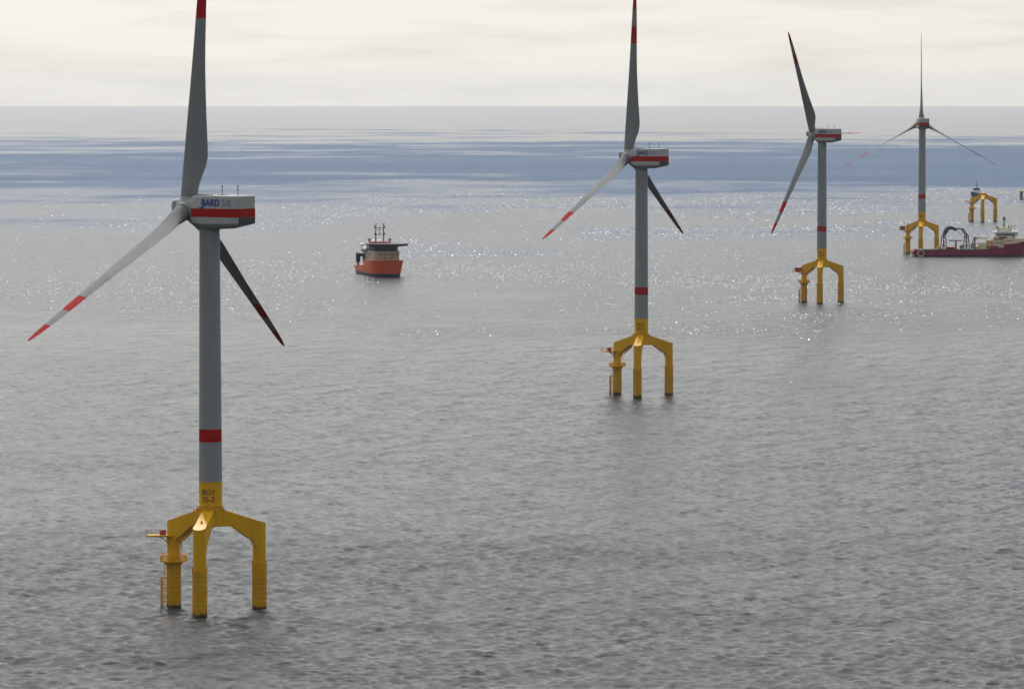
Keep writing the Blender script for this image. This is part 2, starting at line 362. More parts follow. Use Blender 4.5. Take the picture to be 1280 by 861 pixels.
def leg_mesh(a):
    mb = MB(); d = leg_dir(a); n = 32; c = d * LEG_R; rad = 1.475
    rings = []
    for lvl in (10.2, 13.5, 16.8, None):
        ring = []
        for i in range(n):
            t = 2*math.pi*i/n; p = c + Vector((math.cos(t), math.sin(t), 0)) * rad
            ring.append(Vector((p.x, p.y, lvl if lvl else arm_top(p.dot(d)) - 0.004)))
        rings.append(ring)
    mb.loft(rings); return mb
def arm_mesh(a):
    """box girder between tower and leg with a curved haunch at the leg"""
    mb = MB(); d = leg_dir(a); s = Vector((d.y, -d.x, 0)); w = 1.36
    ri = LEG_R - 1.40
    top = [(1.0, arm_top(2.6) + 0.02), (2.6, arm_top(2.6)), (ri + 1.2, arm_top(ri + 1.2))]
    bot = [(ri + 1.2, 14.4), (ri, 14.4)]
    for k in range(0, 7):          # haunch
        t = R(90 * k / 6.0)
        bot.append((ri - 0.05 - 1.35 * (1 - math.cos(t)), 14.7 + 1.55 * math.sin(t)))
    bot += [(5.0, 18.85), (4.2, 19.1), (1.0, 19.15)]
    out = top + bot
    A = [d * r + s * w + Vector((0, 0, z)) for r, z in out]; B = [d * r - s * w + Vector((0, 0, z)) for r, z in out]
    n = len(out)
    mb.poly(A + B, [(i, (i+1) % n, n+(i+1) % n, n+i) for i in range(n)] + [tuple(range(n-1, -1, -1)), tuple(range(n, 2*n))])
    return mb
def pile_mesh(a):
    mb = MB(); d = leg_dir(a) * LEG_R; M = Matrix.Translation(d)
    prof = [(1.67, -9.0)]; z = 0.55
    zs = []
    while z < 9.8: zs.append(z); z += 1.06
    for z in zs: prof += [(1.67, z - 0.05), (1.64, z - 0.03), (1.64, z + 0.03), (1.67, z + 0.05)]
    prof += [(1.67, 10.2), (1.74, 10.2), (1.74, 10.42), (1.50, 10.46)]
    mb.lathe(prof, 36, 0, M)
    for k in range(6):             # lifting lugs on the rim
        t = k * math.pi / 3 + 0.3
        mb.box(d + Vector((math.cos(t) * 1.62, math.sin(t) * 1.62, 10.75)), (0.30, 0.12, 0.62), 0, rz=t)
    return mb, zs

def rail(mb, pts, h=1.1, closed=False, r=0.035, step=1.0, panel=False):
    P = [Vector(p) for p in pts]
    if closed: P.append(P[0])
    for a, b in zip(P[:-1], P[1:]):
        n = max(1, round((b - a).length / step))
        for k in range(n): q = a.lerp(b, k / n); mb.tube(q, q + Vector((0, 0, h)), r, n=5)
        for f in ((1.0, 0.55, 0.16) if panel else (1.0, 0.5)): mb.tube(a + Vector((0, 0, h * f)), b + Vector((0, 0, h * f)), r * (1.6 if panel else 1), n=5)
    mb.tube(P[-1], P[-1] + Vector((0, 0, h)), r, n=5)

def build_foundation(root, with_tower=True):
    """tripile foundation: three arms, three legs, three driven piles, platforms, boat landing"""
    node = MB()
    node.lathe([(2.2, 19.2), (2.63, 19.4), (2.63, 23.75), (2.86, 23.8), (2.86, 24.05), (2.63, 24.1)], 44)
    for a in LEG_ANG:              # gussets where the arms meet the tower
        for sgn in (-1, 1):
            aa = a + sgn * R(38); d = leg_dir(aa)
            node.box(d * 2.9 + Vector((0, 0, 22.9)), (0.8, 0.16, 0.9), rz=aa - math.pi / 2)
    no = node.build('node_column', YEL, root)
    for a in LEG_ANG:
        ar = arm_mesh(a).build('arm', YEL, root, bevel=0.06)
        d = leg_dir(a); s = Vector((d.y, -d.x, 0))
        for rr in (5.2, 9.2):      # small eye plates and a lamp post on the arm
            dk = MB(); dk.box(d * rr + Vector((0, 0, arm_top(rr) + 0.22)), (0.5, 0.1, 0.55), rz=a); dk.build('eye_plate', YEL, ar)
        dk = MB(); p = d * 5.9 + s * 0.9; dk.tube(p + Vector((0, 0, arm_top(5.9) - 0.05)), p + Vector((0, 0, arm_top(5.9) + 1.5)), 0.05, n=6)
        dk.build('lamp_post', YEL, ar)
        lg = leg_mesh(a).build('leg', YEL, root)
        pm, zs = pile_mesh(a); pl = pm.build('pile', PILE, root)
        sm = MB()
        for z in zs: sm.lathe([(1.655, z - 0.035), (1.655, z + 0.035)], 36, 0, Matrix.Translation(leg_dir(a) * LEG_R), capped=False)
        tag(sm.build('weld_seam', SEAM, pl), kind='stuff')
    # platforms on the far left leg
    a = LEG_ANG[2]; c = leg_dir(a) * LEG_R
    up = MB(); z = 16.3
    out = Vector((-0.985, -0.17, 0)); sd = Vector((out.y, -out.x, 0))
    def P(u, v, zz): return c + out * u + sd * v + Vector((0, 0, zz))
    up.poly([P(u, v, zz) for zz in (z, z + 0.32) for u, v in ((-2.2, -2.1), (6.2, -1.7), (6.2, 1.7), (-2.2, 2.1))],
            [(0,3,2,1),(4,5,6,7),(0,1,5,4),(1,2,6,5),(2,3,7,6),(3,0,4,7)])
    for v in (-1.4, 1.4): up.tube(P(1.3, v * 0.7, z - 0.05), P(4.6, v, z - 0.02), 0.16, n=8); up.tube(P(1.4, v * 0.6, z - 1.5), P(3.2, v, z - 0.02), 0.12, n=8)
    up.lathe([(1.48, z - 0.9), (1.72, z - 0.9), (1.72, z - 0.55), (1.48, z - 0.55)], 28, 0, Matrix.Translation(c), capped=False)
    upo = up.build('upper_platform', YEL, root)
    rl = MB(); rail(rl, [P(1.9, -1.85, z + 0.32), P(6.1, -1.62, z + 0.32), P(6.1, 1.62, z + 0.32), P(1.9, 1.85, z + 0.32)], 1.2, r=0.05, step=1.05)
    rl.build('railing', GALV, upo)
    # cable pipe slung under the arm
    d = -leg_dir(a); pc = MB()
    pc.path([c + d * 1.5 + Vector((0.4, -1.2, 15.6)), c + d * 2.6 + Vector((0.4, -1.2, 15.6)), c + d * 6.6 + Vector((0.4, -1.2, 18.6))], 0.2, 10)
    pc.tube(c + d * 2.0 + Vector((0.4, -1.2, 15.6)), c + d * 2.0 + Vector((0.4, -1.2, 13.2)), 0.1)
    pc.build('cable_pipe', YEL, root)
    lo = MB(); z = 10.55
    lo.lathe([(1.47, z), (3.15, z), (3.15, z + 0.28), (1.47, z + 0.28)], 24, 0, Matrix.Translation(c), smooth=False, capped=False)
    lo.lathe([(1.76, z - 0.8), (2.5, z)], 24, 0, Matrix.Translation(c), capped=False)
    loo = lo.build('lower_platform', YEL, root)
    rl = MB(); rail(rl, [c + Vector((math.cos(2*math.pi*k/12) * 3.08, math.sin(2*math.pi*k/12) * 3.08, z + 0.28)) for k in range(12)], 1.15, True, 0.075, 0.8, True)
    rl.build('railing', YEL, loo)
    # boat landing: two fender tubes with a ladder between
    bl = MB()
    for v in (-0.75, 0.75):
        q = c + out * 2.75 + sd * v
        bl.tube(q + Vector((0, 0, -4)), q + Vector((0, 0, 7.0)), 0.2, n=12)
        for zz in (1.6, 4.6, 6.9): bl.tube(q + Vector((0, 0, zz)), q - out * 1.2 + Vector((0, 0, zz)), 0.13, n=8)
    blo = bl.build('boat_landing', PILE, root)
    ld = MB()
    for v in (-0.28, 0.28):
        q = c + out * 2.1 + sd * v; ld.tube(q + Vector((0, 0, -2)), q + Vector((0, 0, 10.6)), 0.06, n=6)
    zz = -1.6
    while zz < 10.4: ld.tube(c + out * 2.1 + sd * -0.28 + Vector((0, 0, zz)), c + out * 2.1 + sd * 0.28 + Vector((0, 0, zz)), 0.035, n=5); zz += 0.4
    ld.build('ladder', YEL, root)

# blade stations: radius, leading edge, trailing edge, thickness, roundness of the trailing edge, twist
ST = [(1.7,-1.9,1.9,3.8,1,0),(3.2,-1.9,1.9,3.8,1,2),(5.0,-1.9,2.2,3.4,.85,6),(7.0,-1.88,2.85,2.75,.55,10),(9.0,-1.83,3.5,2.2,.25,12),(11.0,-1.77,3.85,1.85,.1,12),
      (13.0,-1.70,3.8,1.65,.05,11),(16.0,-1.62,3.5,1.42,0,10),(21.0,-1.48,3.0,1.12,0,8),(26.0,-1.32,2.58,.92,0,6),(31.0,-1.16,2.2,.90,0,4.5),(36.0,-1.02,1.94,.80,0,3),
      (41.4,-.90,1.74,.70,0,2),(47.6,-.76,1.52,.58,0,1),(54.0,-.60,1.2,.46,0,0),(58.0,-.44,.92,.34,0,0),(60.0,-.26,.62,.15,0,0),(60.8,-.02,.36,.07,0,0),(61.0,.14,.26,.03,0,0)]
def station(r):
    for a, b in zip(ST[:-1], ST[1:]):
        if a[0] <= r <= b[0]:
            t = (r - a[0]) / (b[0] - a[0]); return [x + (y - x) * t for x, y in zip(a, b)]
def blade_mesh(r0, r1, pitch, grow=0.0):
    """span along +Z, chord along X (trailing edge +X), prebend towards -X"""
    rs = [r0] + [s[0] for s in ST if r0 < s[0] < r1] + [r1]
    if r1 - r0 > 10: rs = sorted(set(rs + [round(a + 1.0, 2) for a in (3.2, 5, 7, 9, 11) if r0 < a + 1 < r1]))
    rings = []; n = 28
    for r in rs:
        _, le, te, th, rd, tw = station(r); ring = []
        c = (te - le) / 2; mid = (te + le) / 2; an = R(tw + pitch)
        for i in range(n):
            t = 2 * math.pi * i / n; k = (1 + math.cos(t)) / 2            # 1 at the trailing edge
            x = mid + c * math.cos(t); y = th / 2 * math.sin(t) * (1 - (1 - rd) * (k ** 1.3) * 0.86)
            ring.append(Vector((x * math.cos(an) - y * math.sin(an), x * math.sin(an) + y * math.cos(an), r * 1.022)))
        rings.append(ring)
    mb = MB(); mb.loft(rings); return mb

def nacelle_mesh():
    """local -X is upwind; the tower axis is at x = 0, z measured from the hub line"""
    # outline of a section: half width and heights, chamfered lower corners and rounded roof
    def sec(x, hw, zt, zb, ch, rt):
        half = [(hw - rt, zt), (hw - 0.3 * rt, zt - 0.3 * rt), (hw, zt - rt), (hw, zb + ch), (hw - 0.62 * ch, zb + 0.35 * ch), (hw - 1.3 * ch, zb)]
        pts = half + [(-y, z) for y, z in reversed(half)]
        return [Vector((x, y, z)) for y, z in pts]
    S = [sec(-3.55, 2.35, 2.15, -2.3, .8, .9), sec(-3.15, 3.0, 2.85, -3.1, .9, .9), sec(-2.2, 3.75, 3.2, -3.9, 1.1, .7), sec(0, 4.0, 3.3, -4.25, 1.2, .55), sec(3.0, 4.0, 3.35, -4.25, 1.2, .5),
         sec(5.2, 3.98, 3.35, -4.15, 1.15, .5), sec(8.2, 3.8, 3.32, -3.45, .55, .42), sec(9.45, 3.62, 3.28, -3.12, .2, .3), sec(9.75, 3.5, 3.15, -3.03, .15, .25)]
    return S
def nacelle_halfwidth(x):
    xs = [-3.15, -2.2, 0, 3.0, 5.2, 8.2, 9.45, 9.75]; ws = [3.0, 3.75, 4.0, 4.0, 3.98, 3.8, 3.62, 3.5]
    return float(np.interp(x, xs, ws))

def build_turbine(loc, yaw, az, pitch, code, label):
    """yaw: heading of the shaft's upwind end, degrees left of... measured so that 0 points the rotor to -X"""
    root = empty('wind_turbine', loc)
    tag(root, label, 'wind turbine', 'wind turbines standing in a line in the sea')
    build_foundation(root)
    # transition piece and tower
    tp = MB(); tp.lathe([(2.60, 24.0), (2.60, 29.1), (2.72, 29.1), (2.72, 29.3), (2.60, 29.3)], 44)
    tpo = tp.build('transition_piece', YEL, root)
    rt = lambda z: 2.60 + (2.28 - 2.60) * (z - 29.3) / (86.2 - 29.3)
    tw = MB(); prof = [(rt(29.3), 29.3)]
    for z in (38.2, 41.1, 52.0, 69.5): prof += [(rt(z), z)]
    prof += [(2.28, 86.2)]
    tw.lathe(prof, 48); two = tw.build('tower', TOWER, root)
    bd = MB(); bd.lathe([(rt(38.2) + .004, 38.2), (rt(41.1) + .004, 41.1)], 48, capped=False); bd.build('red_band', RED, two)
    for z in (52.0, 69.5):
        fl = MB(); fl.lathe([(rt(z) + .002, z - .12), (rt(z) + .03, z - .1), (rt(z) + .03, z + .1), (rt(z) + .002, z + .12)], 48, capped=False); fl.build('flange_seam', TOWER, two)
    def wrap(x0, z0):
        def pl(x, y, dpt):
            an = (x + x0) / 2.61; rr = 2.612 + dpt
            return Vector((math.sin(an) * rr, -math.cos(an) * rr, z0 + y))
        return pl
    ltr = code.split('|')
    text_mesh(ltr[0], 1.75, BLACK, 'lettering', tpo, wrap(-0.35, 27.0), 0.02)
    text_mesh(ltr[1], 1.75, BLACK, 'lettering', tpo, wrap(-0.35, 25.35), 0.02)
    # nacelle
    HUB = 90.1; Mn = Matrix.Translation((0, 0, HUB)) @ Matrix.Rotation(R(yaw), 4, 'Z')
    nb = MB(); nb.loft(nacelle_mesh(), smooth=False)
    nac = nb.build('nacelle', NACELLE, root, M=Mn, bevel=0.1)
    st = MB()                                           # red band round sides and rear
    xs = [-2.9, -2.2, 0, 3.0, 5.2, 8.2, 9.45]; path = [(x, nacelle_halfwidth(x) + .01) for x in xs] + [(9.77, 3.5)]
    path = path + [(x, -y) for x, y in reversed(path)]
    z0, z1 = -1.52, 0.38
    V = [(x, y, z) for x, y in path for z in (z0, z1)] ; off = .06
    V2 = [(x * 1.0 + (0.03 if x > 9 else 0), y + math.copysign(.012, y), z) for x, y, z in V]
    st.poly(V2, [(2*i, 2*i+2, 2*i+3, 2*i+1) for i in range(len(path) - 1)])
    st.build('red_band', RED, nac)
    gr = MB(); gr.box((9.79, 0, -2.28), (0.06, 6.9, 1.42))
    for k in range(7): gr.box((9.83, 0, -1.72 - k * 0.19), (0.10, 6.7, 0.05))
    gr.build('louvre', GRILLE, nac)
    for x, y in ((4.1, -1.2), (7.2, 0.4)):
        ms = MB(); ms.tube((x, y, 3.2), (x, y, 5.15), 0.085, n=8); ms.tube((x - .25, y, 4.6), (x + .25, y, 4.6), 0.06, n=6); ms.lathe([(0.14, 0), (0.14, 0.35), (0.02, 0.45)], 8, 0, Matrix.Translation((x, y, 5.1)))
        ms.build('weather_mast', DARK, nac)
    hat = MB(); hat.box((-1.2, 0, 3.42), (2.6, 3.0, 0.34)); hat.build('roof_hatch', NACELLE, nac, bevel=0.08)
    hat = MB(); hat.box((3.6, 0, 3.42), (1.6, 2.2, 0.2)); hat.build('roof_hatch', NACELLE, nac, bevel=0.05)
    def side(x0, z0):
        def pl(x, y, dpt):
            xx = x0 + x; return Vector((xx, -nacelle_halfwidth(xx) - 0.016 - dpt, z0 + y))
        return pl
    text_mesh('BARD', 2.05, BLUE, 'lettering', nac, side(2.75, 1.6), 0.085, 0.90)
    text_mesh('5.0', 2.05, GREYL, 'lettering', nac, side(6.75, 1.6), 0.035, 0.86)
    tl = MB(); tl.poly([(-.25, -4.03, .42), (.95, -4.03, .42), (.95, -4.03, .86), (-.25, -4.03, .66)], [(0, 1, 2, 3)]); tl.build('logo_mark', BLUE, nac)
    yb = MB(); yb.lathe([(2.30, 86.1 - HUB), (2.55, 86.2 - HUB), (2.55, 85.3 - HUB + 1.2)], 40, capped=False); yb.build('yaw_collar', DARK, nac)
    # rotor: shaft tilted 5 degrees up at the front
    Mh = Matrix.Translation((0, 0, HUB)) @ Matrix.Rotation(R(yaw), 4, 'Z') @ Matrix.Rotation(R(5.0), 4, 'Y') @ Matrix.Translation((-5.5, 0, 0))
    hb = MB(); Mx = Matrix.Rotation(R(-90), 4, 'Y')       # lathe axis to -X
    hb.lathe([(2.2, -2.05), (2.45, -1.9), (2.62, -1.2), (2.68, 0), (2.62, 0.9), (2.35, 1.7), (1.95, 2.3), (1.75, 2.55), (1.72, 3.1), (1.5, 3.6), (1.0, 3.95), (0.4, 4.1), (0.0, 4.12)], 36, 0, Mx)
    for k in range(3):
        Mb = Matrix.Rotation(R(az + 120 * k), 4, 'X')
        hb.lathe([(2.18, 0.6), (2.18, 2.1), (2.10, 2.3), (1.94, 2.32)], 30, 0, Mb, capped=False)
    hub = hb.build('hub', NACELLE, root, M=Mh)
    for k in range(3):
        t = R(az + 120 * k + 60); lump = MB(); lump.lathe([(0.62, 0), (0.62, 0.5), (0.45, 0.8), (0, 0.9)], 14, 0, Matrix.Translation((-2.6, -math.sin(t) * 1.45, math.cos(t) * 1.45)) @ Mx)
        lump.build('hub_cover', NACELLE, hub)
    for k in range(3):
        Mb = Mh @ Matrix.Rotation(R(az + 120 * k), 4, 'X') @ Matrix.Rotation(R(-3.2), 4, 'Y')
        bo = blade_mesh(1.7, 41.4, pitch).build('blade', BLADE, root, M=Mb)
        blade_mesh(41.4, 47.6, pitch).build('red_band', RED, bo)
        blade_mesh(47.6, 54.0, pitch).build('grey_band', BLADE, bo)
        blade_mesh(54.0, 61.0, pitch).build('red_tip', RED, bo)
    return root

TURB = [((-67.6, 1001.2), 'BO1|SS-2', -28.0, -3.6, 'nearest and largest wind turbine at left, lettered SS-2 on its yellow tower base'),
        ((48.9, 1691.9), 'BO1|SS-3', -31.0, -0.6, 'second nearest wind turbine, middle of the picture, with its lower blade behind the tower'),
        ((166.2, 2402.6), 'BO1|SS-4', -32.5, 29.5, 'third wind turbine, one blade pointing away to the right behind the nacelle'),
        ((281.9, 3081.2), 'BO1|SS-5', -88.0, 0.5, 'farthest wind turbine seen from directly behind, beside the dark red ship')]
for (x, y), code, yaw, az, lab in TURB:
    build_turbine((x, y, drop(x, y)), yaw, az, -4.0 if yaw < -60 else 0.0, code, lab)

# bare foundations farther out
fx, fy = 399.5, 3798.1
fr = empty('turbine_foundation', (fx, fy, drop(fx, fy)))
tag(fr, 'yellow three legged foundation without a tower behind the dark red ship', 'foundation')
build_foundation(fr)
cp = MB(); cp.lathe([(2.5, 24.0), (2.5, 24.35), (2.2, 24.6), (0, 24.7)], 36); cp.build('cover', YEL, fr)

fx, fy = 519.5, 4506.9
fr = empty('pile_frame', (fx, fy, drop(fx, fy)))
tag(fr, 'low pile frame with yellow top cut off by the right picture edge', 'foundation')
for a in LEG_ANG:
    c = leg_dir(a) * 8.6
    p = MB(); p.lathe([(1.67, -9), (1.67, 7.2), (1.8, 7.2), (1.8, 7.5), (1.67, 7.5)], 28, 0, Matrix.Translation(c)); p.build('pile', GREYB, fr)
tf = MB(); pts = [leg_dir(a) * 8.6 for a in LEG_ANG]
for i in range(3):
    a, b = pts[i], pts[(i + 1) % 3]; mid = (a + b) / 2; v = b - a
    tf.box(mid + Vector((0, 0, 8.3)), (v.length + 3.4, 2.6, 1.5), rz=math.atan2(v.y, v.x))
tf.build('top_frame', YEL, fr, bevel=0.1)
lf = MB()
for i in range(3):
    a, b = pts[i], pts[(i + 1) % 3]; mid = (a + b) / 2; v = b - a
    lf.box(mid + Vector((0, 0, 1.4)), (v.length - 3.4, 1.2, 1.0), rz=math.atan2(v.y, v.x))
lf.build('lower_brace', GREYB, fr)
cb = MB(); cb.box((0, 0, 4.6), (6.5, 6.0, 5.6)); cb.build('equipment_housing', STEELB, fr, bevel=0.1)

# equipment left on the upper platforms
LEGC = leg_dir(LEG_ANG[2]) * LEG_R
OUT = Vector((-0.985, -0.17, 0)); SD = Vector((OUT.y, -OUT.x, 0))
for i, (u, size, lab) in enumerate([(2.5, (1.3, 1.0, 0.75), 'small red equipment box on the platform of the nearest wind turbine'),
                                    (3.1, (1.5, 1.4, 1.0), 'red equipment box on the platform of the second wind turbine'),
                                    (3.4, (3.2, 2.2, 1.9), 'large red container on the platform of the third wind turbine'),
                                    (3.9, (3.4, 2.2, 2.3), 'large rusty red container on the platform of the farthest wind turbine')]):
    (x, y) = TURB[i][0]; p = Vector((x, y, drop(x, y))) + LEGC + OUT * u + Vector((0, 0, 16.62))
    e = empty('equipment_box', p, math.atan2(OUT.y, OUT.x)); tag(e, lab, 'box')
    b = MB(); b.box((0, 0, size[2] / 2 + .08), size)
    for k in range(5): b.box((-size[0] / 2 + size[0] * (k + .5) / 5, 0, size[2] / 2 + .08), (.08, size[1] + .06, size[2] * .86))
    b.build('body', RUST if i == 3 else RED, e)
    l = MB(); l.box((0, 0, size[2] + .14), (size[0] + .08, size[1] + .08, .1)); l.build('lid', RUST if i else RED, e)
    s = MB()
    for v in (-.35, .35): s.box((0, v * size[1], .04), (size[0], .12, .08))
    s.build('skid', DARK, e)

# ------------------------------------------------------------------ ships
def hull_rings(stations, levels):
    """stations: (x, half beam at deck, half beam at waterline, deck z, rake); ring per station"""
    rings = []
    for x, hb, hw, zd, rake in stations:
        half = []
        for f, z in ((1.0, zd), (0.72, zd * 0.62), (0.38, zd * .25), (0.0, 0.0)):
            w = hw + (hb - hw) * (f ** 1.4); half.append((x + rake * f, w, z))
        half.append((x - rake * 0.1, hw * 0.75, -2.5))
        ring = [Vector((a, b, c)) for a, b, c in half] + [Vector((a, -b, c)) for a, b, c in reversed(half)]
        rings.append(ring)
    return rings
def windows(parent, x0, x1, y, z, n, w, h, axis='x', name='window'):
    me = None
    for k in range(n):
        t = (k + .5) / n
        p = (x0 + (x1 - x0) * t, y, z) if axis == 'x' else (y, x0 + (x1 - x0) * t, z)
        if me is None:
            mb = MB(); mb.box((0, 0, 0), (w, .08, h) if axis == 'x' else (.08, w, h)); o = mb.build(name, GLASS, parent, p); me = o.data
        else:
            o = bpy.data.objects.new(name, me); COL.objects.link(o); o.parent = parent; o.location = p

def orange_ship():
    bow = Vector((-74.8, 2722.0)); hd = math.atan2(-53.5, 14.0)
    ctr = bow - Vector((math.cos(hd), math.sin(hd))) * 27
    s = empty('supply_ship', (ctr.x, ctr.y, drop(*ctr)), hd)
    tag(s, 'orange supply ship with raised helideck and blue stern crane, left of centre', 'ship')
    h = MB()
    fc = [(-1.0, 9.6, 9.3, 9.4, 0), (6, 9.8, 9.4, 9.5, 0), (14, 9.8, 8.8, 9.7, .3), (20, 9.7, 8.4, 9.8, .5), (24.5, 9.3, 7.4, 9.9, .8), (27, 8.2, 5.6, 10.0, 1.2), (28.4, 6.4, 3.6, 10.1, 1.5), (29.2, 3.6, 1.2, 10.2, 1.7)]
    af = [(-28, 8.8, 8.2, 3.9, 0), (-24, 9.4, 9.0, 3.9, 0), (-12, 9.6, 9.3, 3.9, 0), (-1.0, 9.6, 9.3, 3.9, 0)]
    h.loft(hull_rings(af, 0)); h.loft(hull_rings(fc, 0))
    ho = h.build('hull', HULL_O, s)
    bw = MB()
    for sg in (-1, 1): bw.box((-14, sg * 9.3, 4.5), (27, .3, 1.5))
    bw.box((-28, 0, 4.4), (.3, 17.4, 1.3)); bw.build('bulwark', ORANGE, s)
    dk = MB(); dk.box((-14.5, 0, 3.95), (26.5, 18.2, .1)); dk.build('cargo_deck', DECKG, s)
    cg = MB(); cg.box((-10, -4, 5.2), (7, 3, 2.4)); cg.box((-18, 4, 5.0), (6, 2.6, 2.0)); cg.build('deck_housing', RUST, s, bevel=.1)
    # accommodation block
    ac = MB(); ac.extrude([(-.5, -8.4), (14, -8.4), (22.5, -7.6), (24.2, -5), (24.2, 5), (22.5, 7.6), (14, 8.4), (-.5, 8.4)], 9.2, 15.6); aco = ac.build('accommodation', BEIGE, s, bevel=.15)
    windows(aco, -6.2, 6.2, 24.24, 13.6, 7, .8, .8, 'y'); windows(aco, -3.5, 3.5, 24.24, 11.2, 3, .8, .8, 'y')
    windows(aco, 1, 12, -8.44, 13.4, 6, .9, .8); windows(aco, 1, 12, -8.44, 11.0, 5, .9, .8)
    rb = MB(); rb.tube((24.3, 0, 9.3), (24.3, 0, 15.5), .12, n=8); rb.build('drain_pipe', WHITE, aco)
    br = MB(); br.extrude([(1.5, -8.0), (12, -8.6), (20, -7.2), (22.8, -4.6), (22.8, 4.6), (20, 7.2), (12, 8.6), (1.5, 8.0)], 15.6, 18.2); bro = br.build('bridge', NAVY, s, bevel=.1)
    windows(bro, -4.4, 4.4, 22.84, 17.1, 5, 1.5, 1.1, 'y'); windows(bro, 2, 11, -8.35, 17.1, 5, 1.4, 1.1)
    # helideck over the bow
    hc = (18.5, 0.8); hdk = MB(); oc = [(hc[0] + 12.8 * math.cos(R(22.5 + 45 * k)), hc[1] + 12.8 * math.sin(R(22.5 + 45 * k))) for k in range(8)]
    hdk.extrude(oc, 18.6, 19.8); hdo = hdk.build('helideck', NAVY, s)
    hn = MB(); oc2 = [(hc[0] + 14.0 * math.cos(R(22.5 + 45 * k)), hc[1] + 14.0 * math.sin(R(22.5 + 45 * k))) for k in range(8)]
    for k in range(8):
        a, b = oc[k], oc[(k+1) % 8]; c, d = oc2[k], oc2[(k+1) % 8]
        hn.poly([(a[0], a[1], 19.7), (b[0], b[1], 19.7), (d[0], d[1], 20.0), (c[0], c[1], 20.0), (a[0], a[1], 19.62), (b[0], b[1], 19.62), (d[0], d[1], 19.92), (c[0], c[1], 19.92)], [(0,1,2,3),(4,7,6,5),(2,6,7,3),(0,3,7,4),(1,5,6,2)])
    hn.build('safety_net', DARK, hdo)
    tr = MB()
    for y in (-7, -2.5, 2.5, 7):
        tr.tube((20.5, y * .85, 17.8), (27, y + 1, 19.45), .3, n=6); tr.tube((9, y, 18.8), (28, y + 1, 19.2), .25, n=6)
    for x in (10, 15, 20, 25): tr.tube((x, -8, 19.1), (x, 10, 19.1), .25, n=6)
    tr.build('helideck_truss', NAVY, hdo)
    # wheel-house top, funnel casings and twin mast
    wt = MB(); wt.extrude([(-1, -6.2), (5.2, -6.2), (5.2, 6.2), (-1, 6.2)], 15.6, 20.7); wt.build('upper_house', ORANGE, s, bevel=.2)
    for sg in (-1, 1):
        dm = MB(); dm.lathe([(.5, 20.7), (.5, 21.4), (1.0, 21.7), (1.05, 22.3), (.75, 22.9), (0, 23.1)], 16, 0, Matrix.Translation((2.0, sg * 6.4, -.3))); dm.build('radar_dome', GREYB, s)
    ma = MB()
    for sg in (-1, 1): ma.tube((2, sg * 2.5, 20.6), (2, sg * 2.4, 31.2), .38, .3, n=8)
    for z in (24.9, 29.0): ma.box((2, 0, z), (.5, 6.6, .3))
    ma.tube((2, 0, 24.9), (2, 0, 26.3), .3); ma.tube((2, 0, 27.2), (2, 0, 29.9), .22); ma.box((2, 0, 27.6), (.3, 1.6, .5)); ma.tube((1.8, -3.2, 29), (1.8, -3.2, 30.5), .3); ma.tube((1.8, 3.2, 29), (1.8, 3.2, 30.2), .3)
    ma.tube((2.2, -3.2, 24.9), (2.2, -3.2, 25.8), .35); ma.tube((2.2, 3.2, 24.9), (2.2, 3.2, 25.8), .35)
    mo = ma.build('mast', DARK, s)
    for sg in (-1, 1):
        dm = MB(); dm.lathe([(.3, 30.9), (.75, 31.1), (.85, 31.6), (.6, 32.1), (0, 32.3)], 14, 0, Matrix.Translation((2, sg * 2.4, 0))); dm.build('antenna_dome', WHITE, mo)
    # lifeboat hanging on the port quarter of the block (left in view)
    lb = MB(); lb.loft([[Vector((x, -9.3 + w * math.cos(t), 16.0 + 1.45 * w / 1.5 * math.sin(t))) for t in [2*math.pi*i/14 for i in range(14)]] for x, w in ((-4.5, .2), (-3.6, 1.0), (-2, 1.5), (1.5, 1.5), (3.0, 1.1), (4.0, .2))]); lbo = lb.build('lifeboat', WHITE, s)
    dv = MB()
    for x in (-2.6, 2.0): dv.path([(x, -8.0, 13.5), (x, -10.6, 15.0), (x, -10.6, 18.4), (x, -8.8, 18.9)], .22, 6)
    dv.build('davit', GREYB, s)
    fu = MB(); fu.box((-1.8, -6.4, 12.5), (2.4, 2.6, 6.5)); fu.build('funnel', CREAM, s, bevel=.2)
    # blue stern crane on an orange pedestal pair
    for y, r in ((-7.4, .8), (-2.6, .9)):
        pc = MB(); pc.tube((-25.5, y, 3.9), (-25.5, y, 7.2), r, n=14); pc.build('crane_pedestal', ORANGE, s)
    cr = MB(); cr.box((-25.5, -2.6, 9.6), (3.2, 3.4, 5.4)); cr.box((-25.5, -7.4, 9.8), (2.6, 2.4, 5.4)); cr.box((-25.5, -4.2, 11.6), (2.4, 6.8, 2.0)); cr.box((-26.0, -7.6, 11.8), (2.6, 1.4, 2.4), ry=.3); cr.box((-25.5, .6, 11.6), (2.2, 1.8, 1.6), ry=.2)
    cr.build('stern_crane', NAVY, s, bevel=.12)
orange_ship()

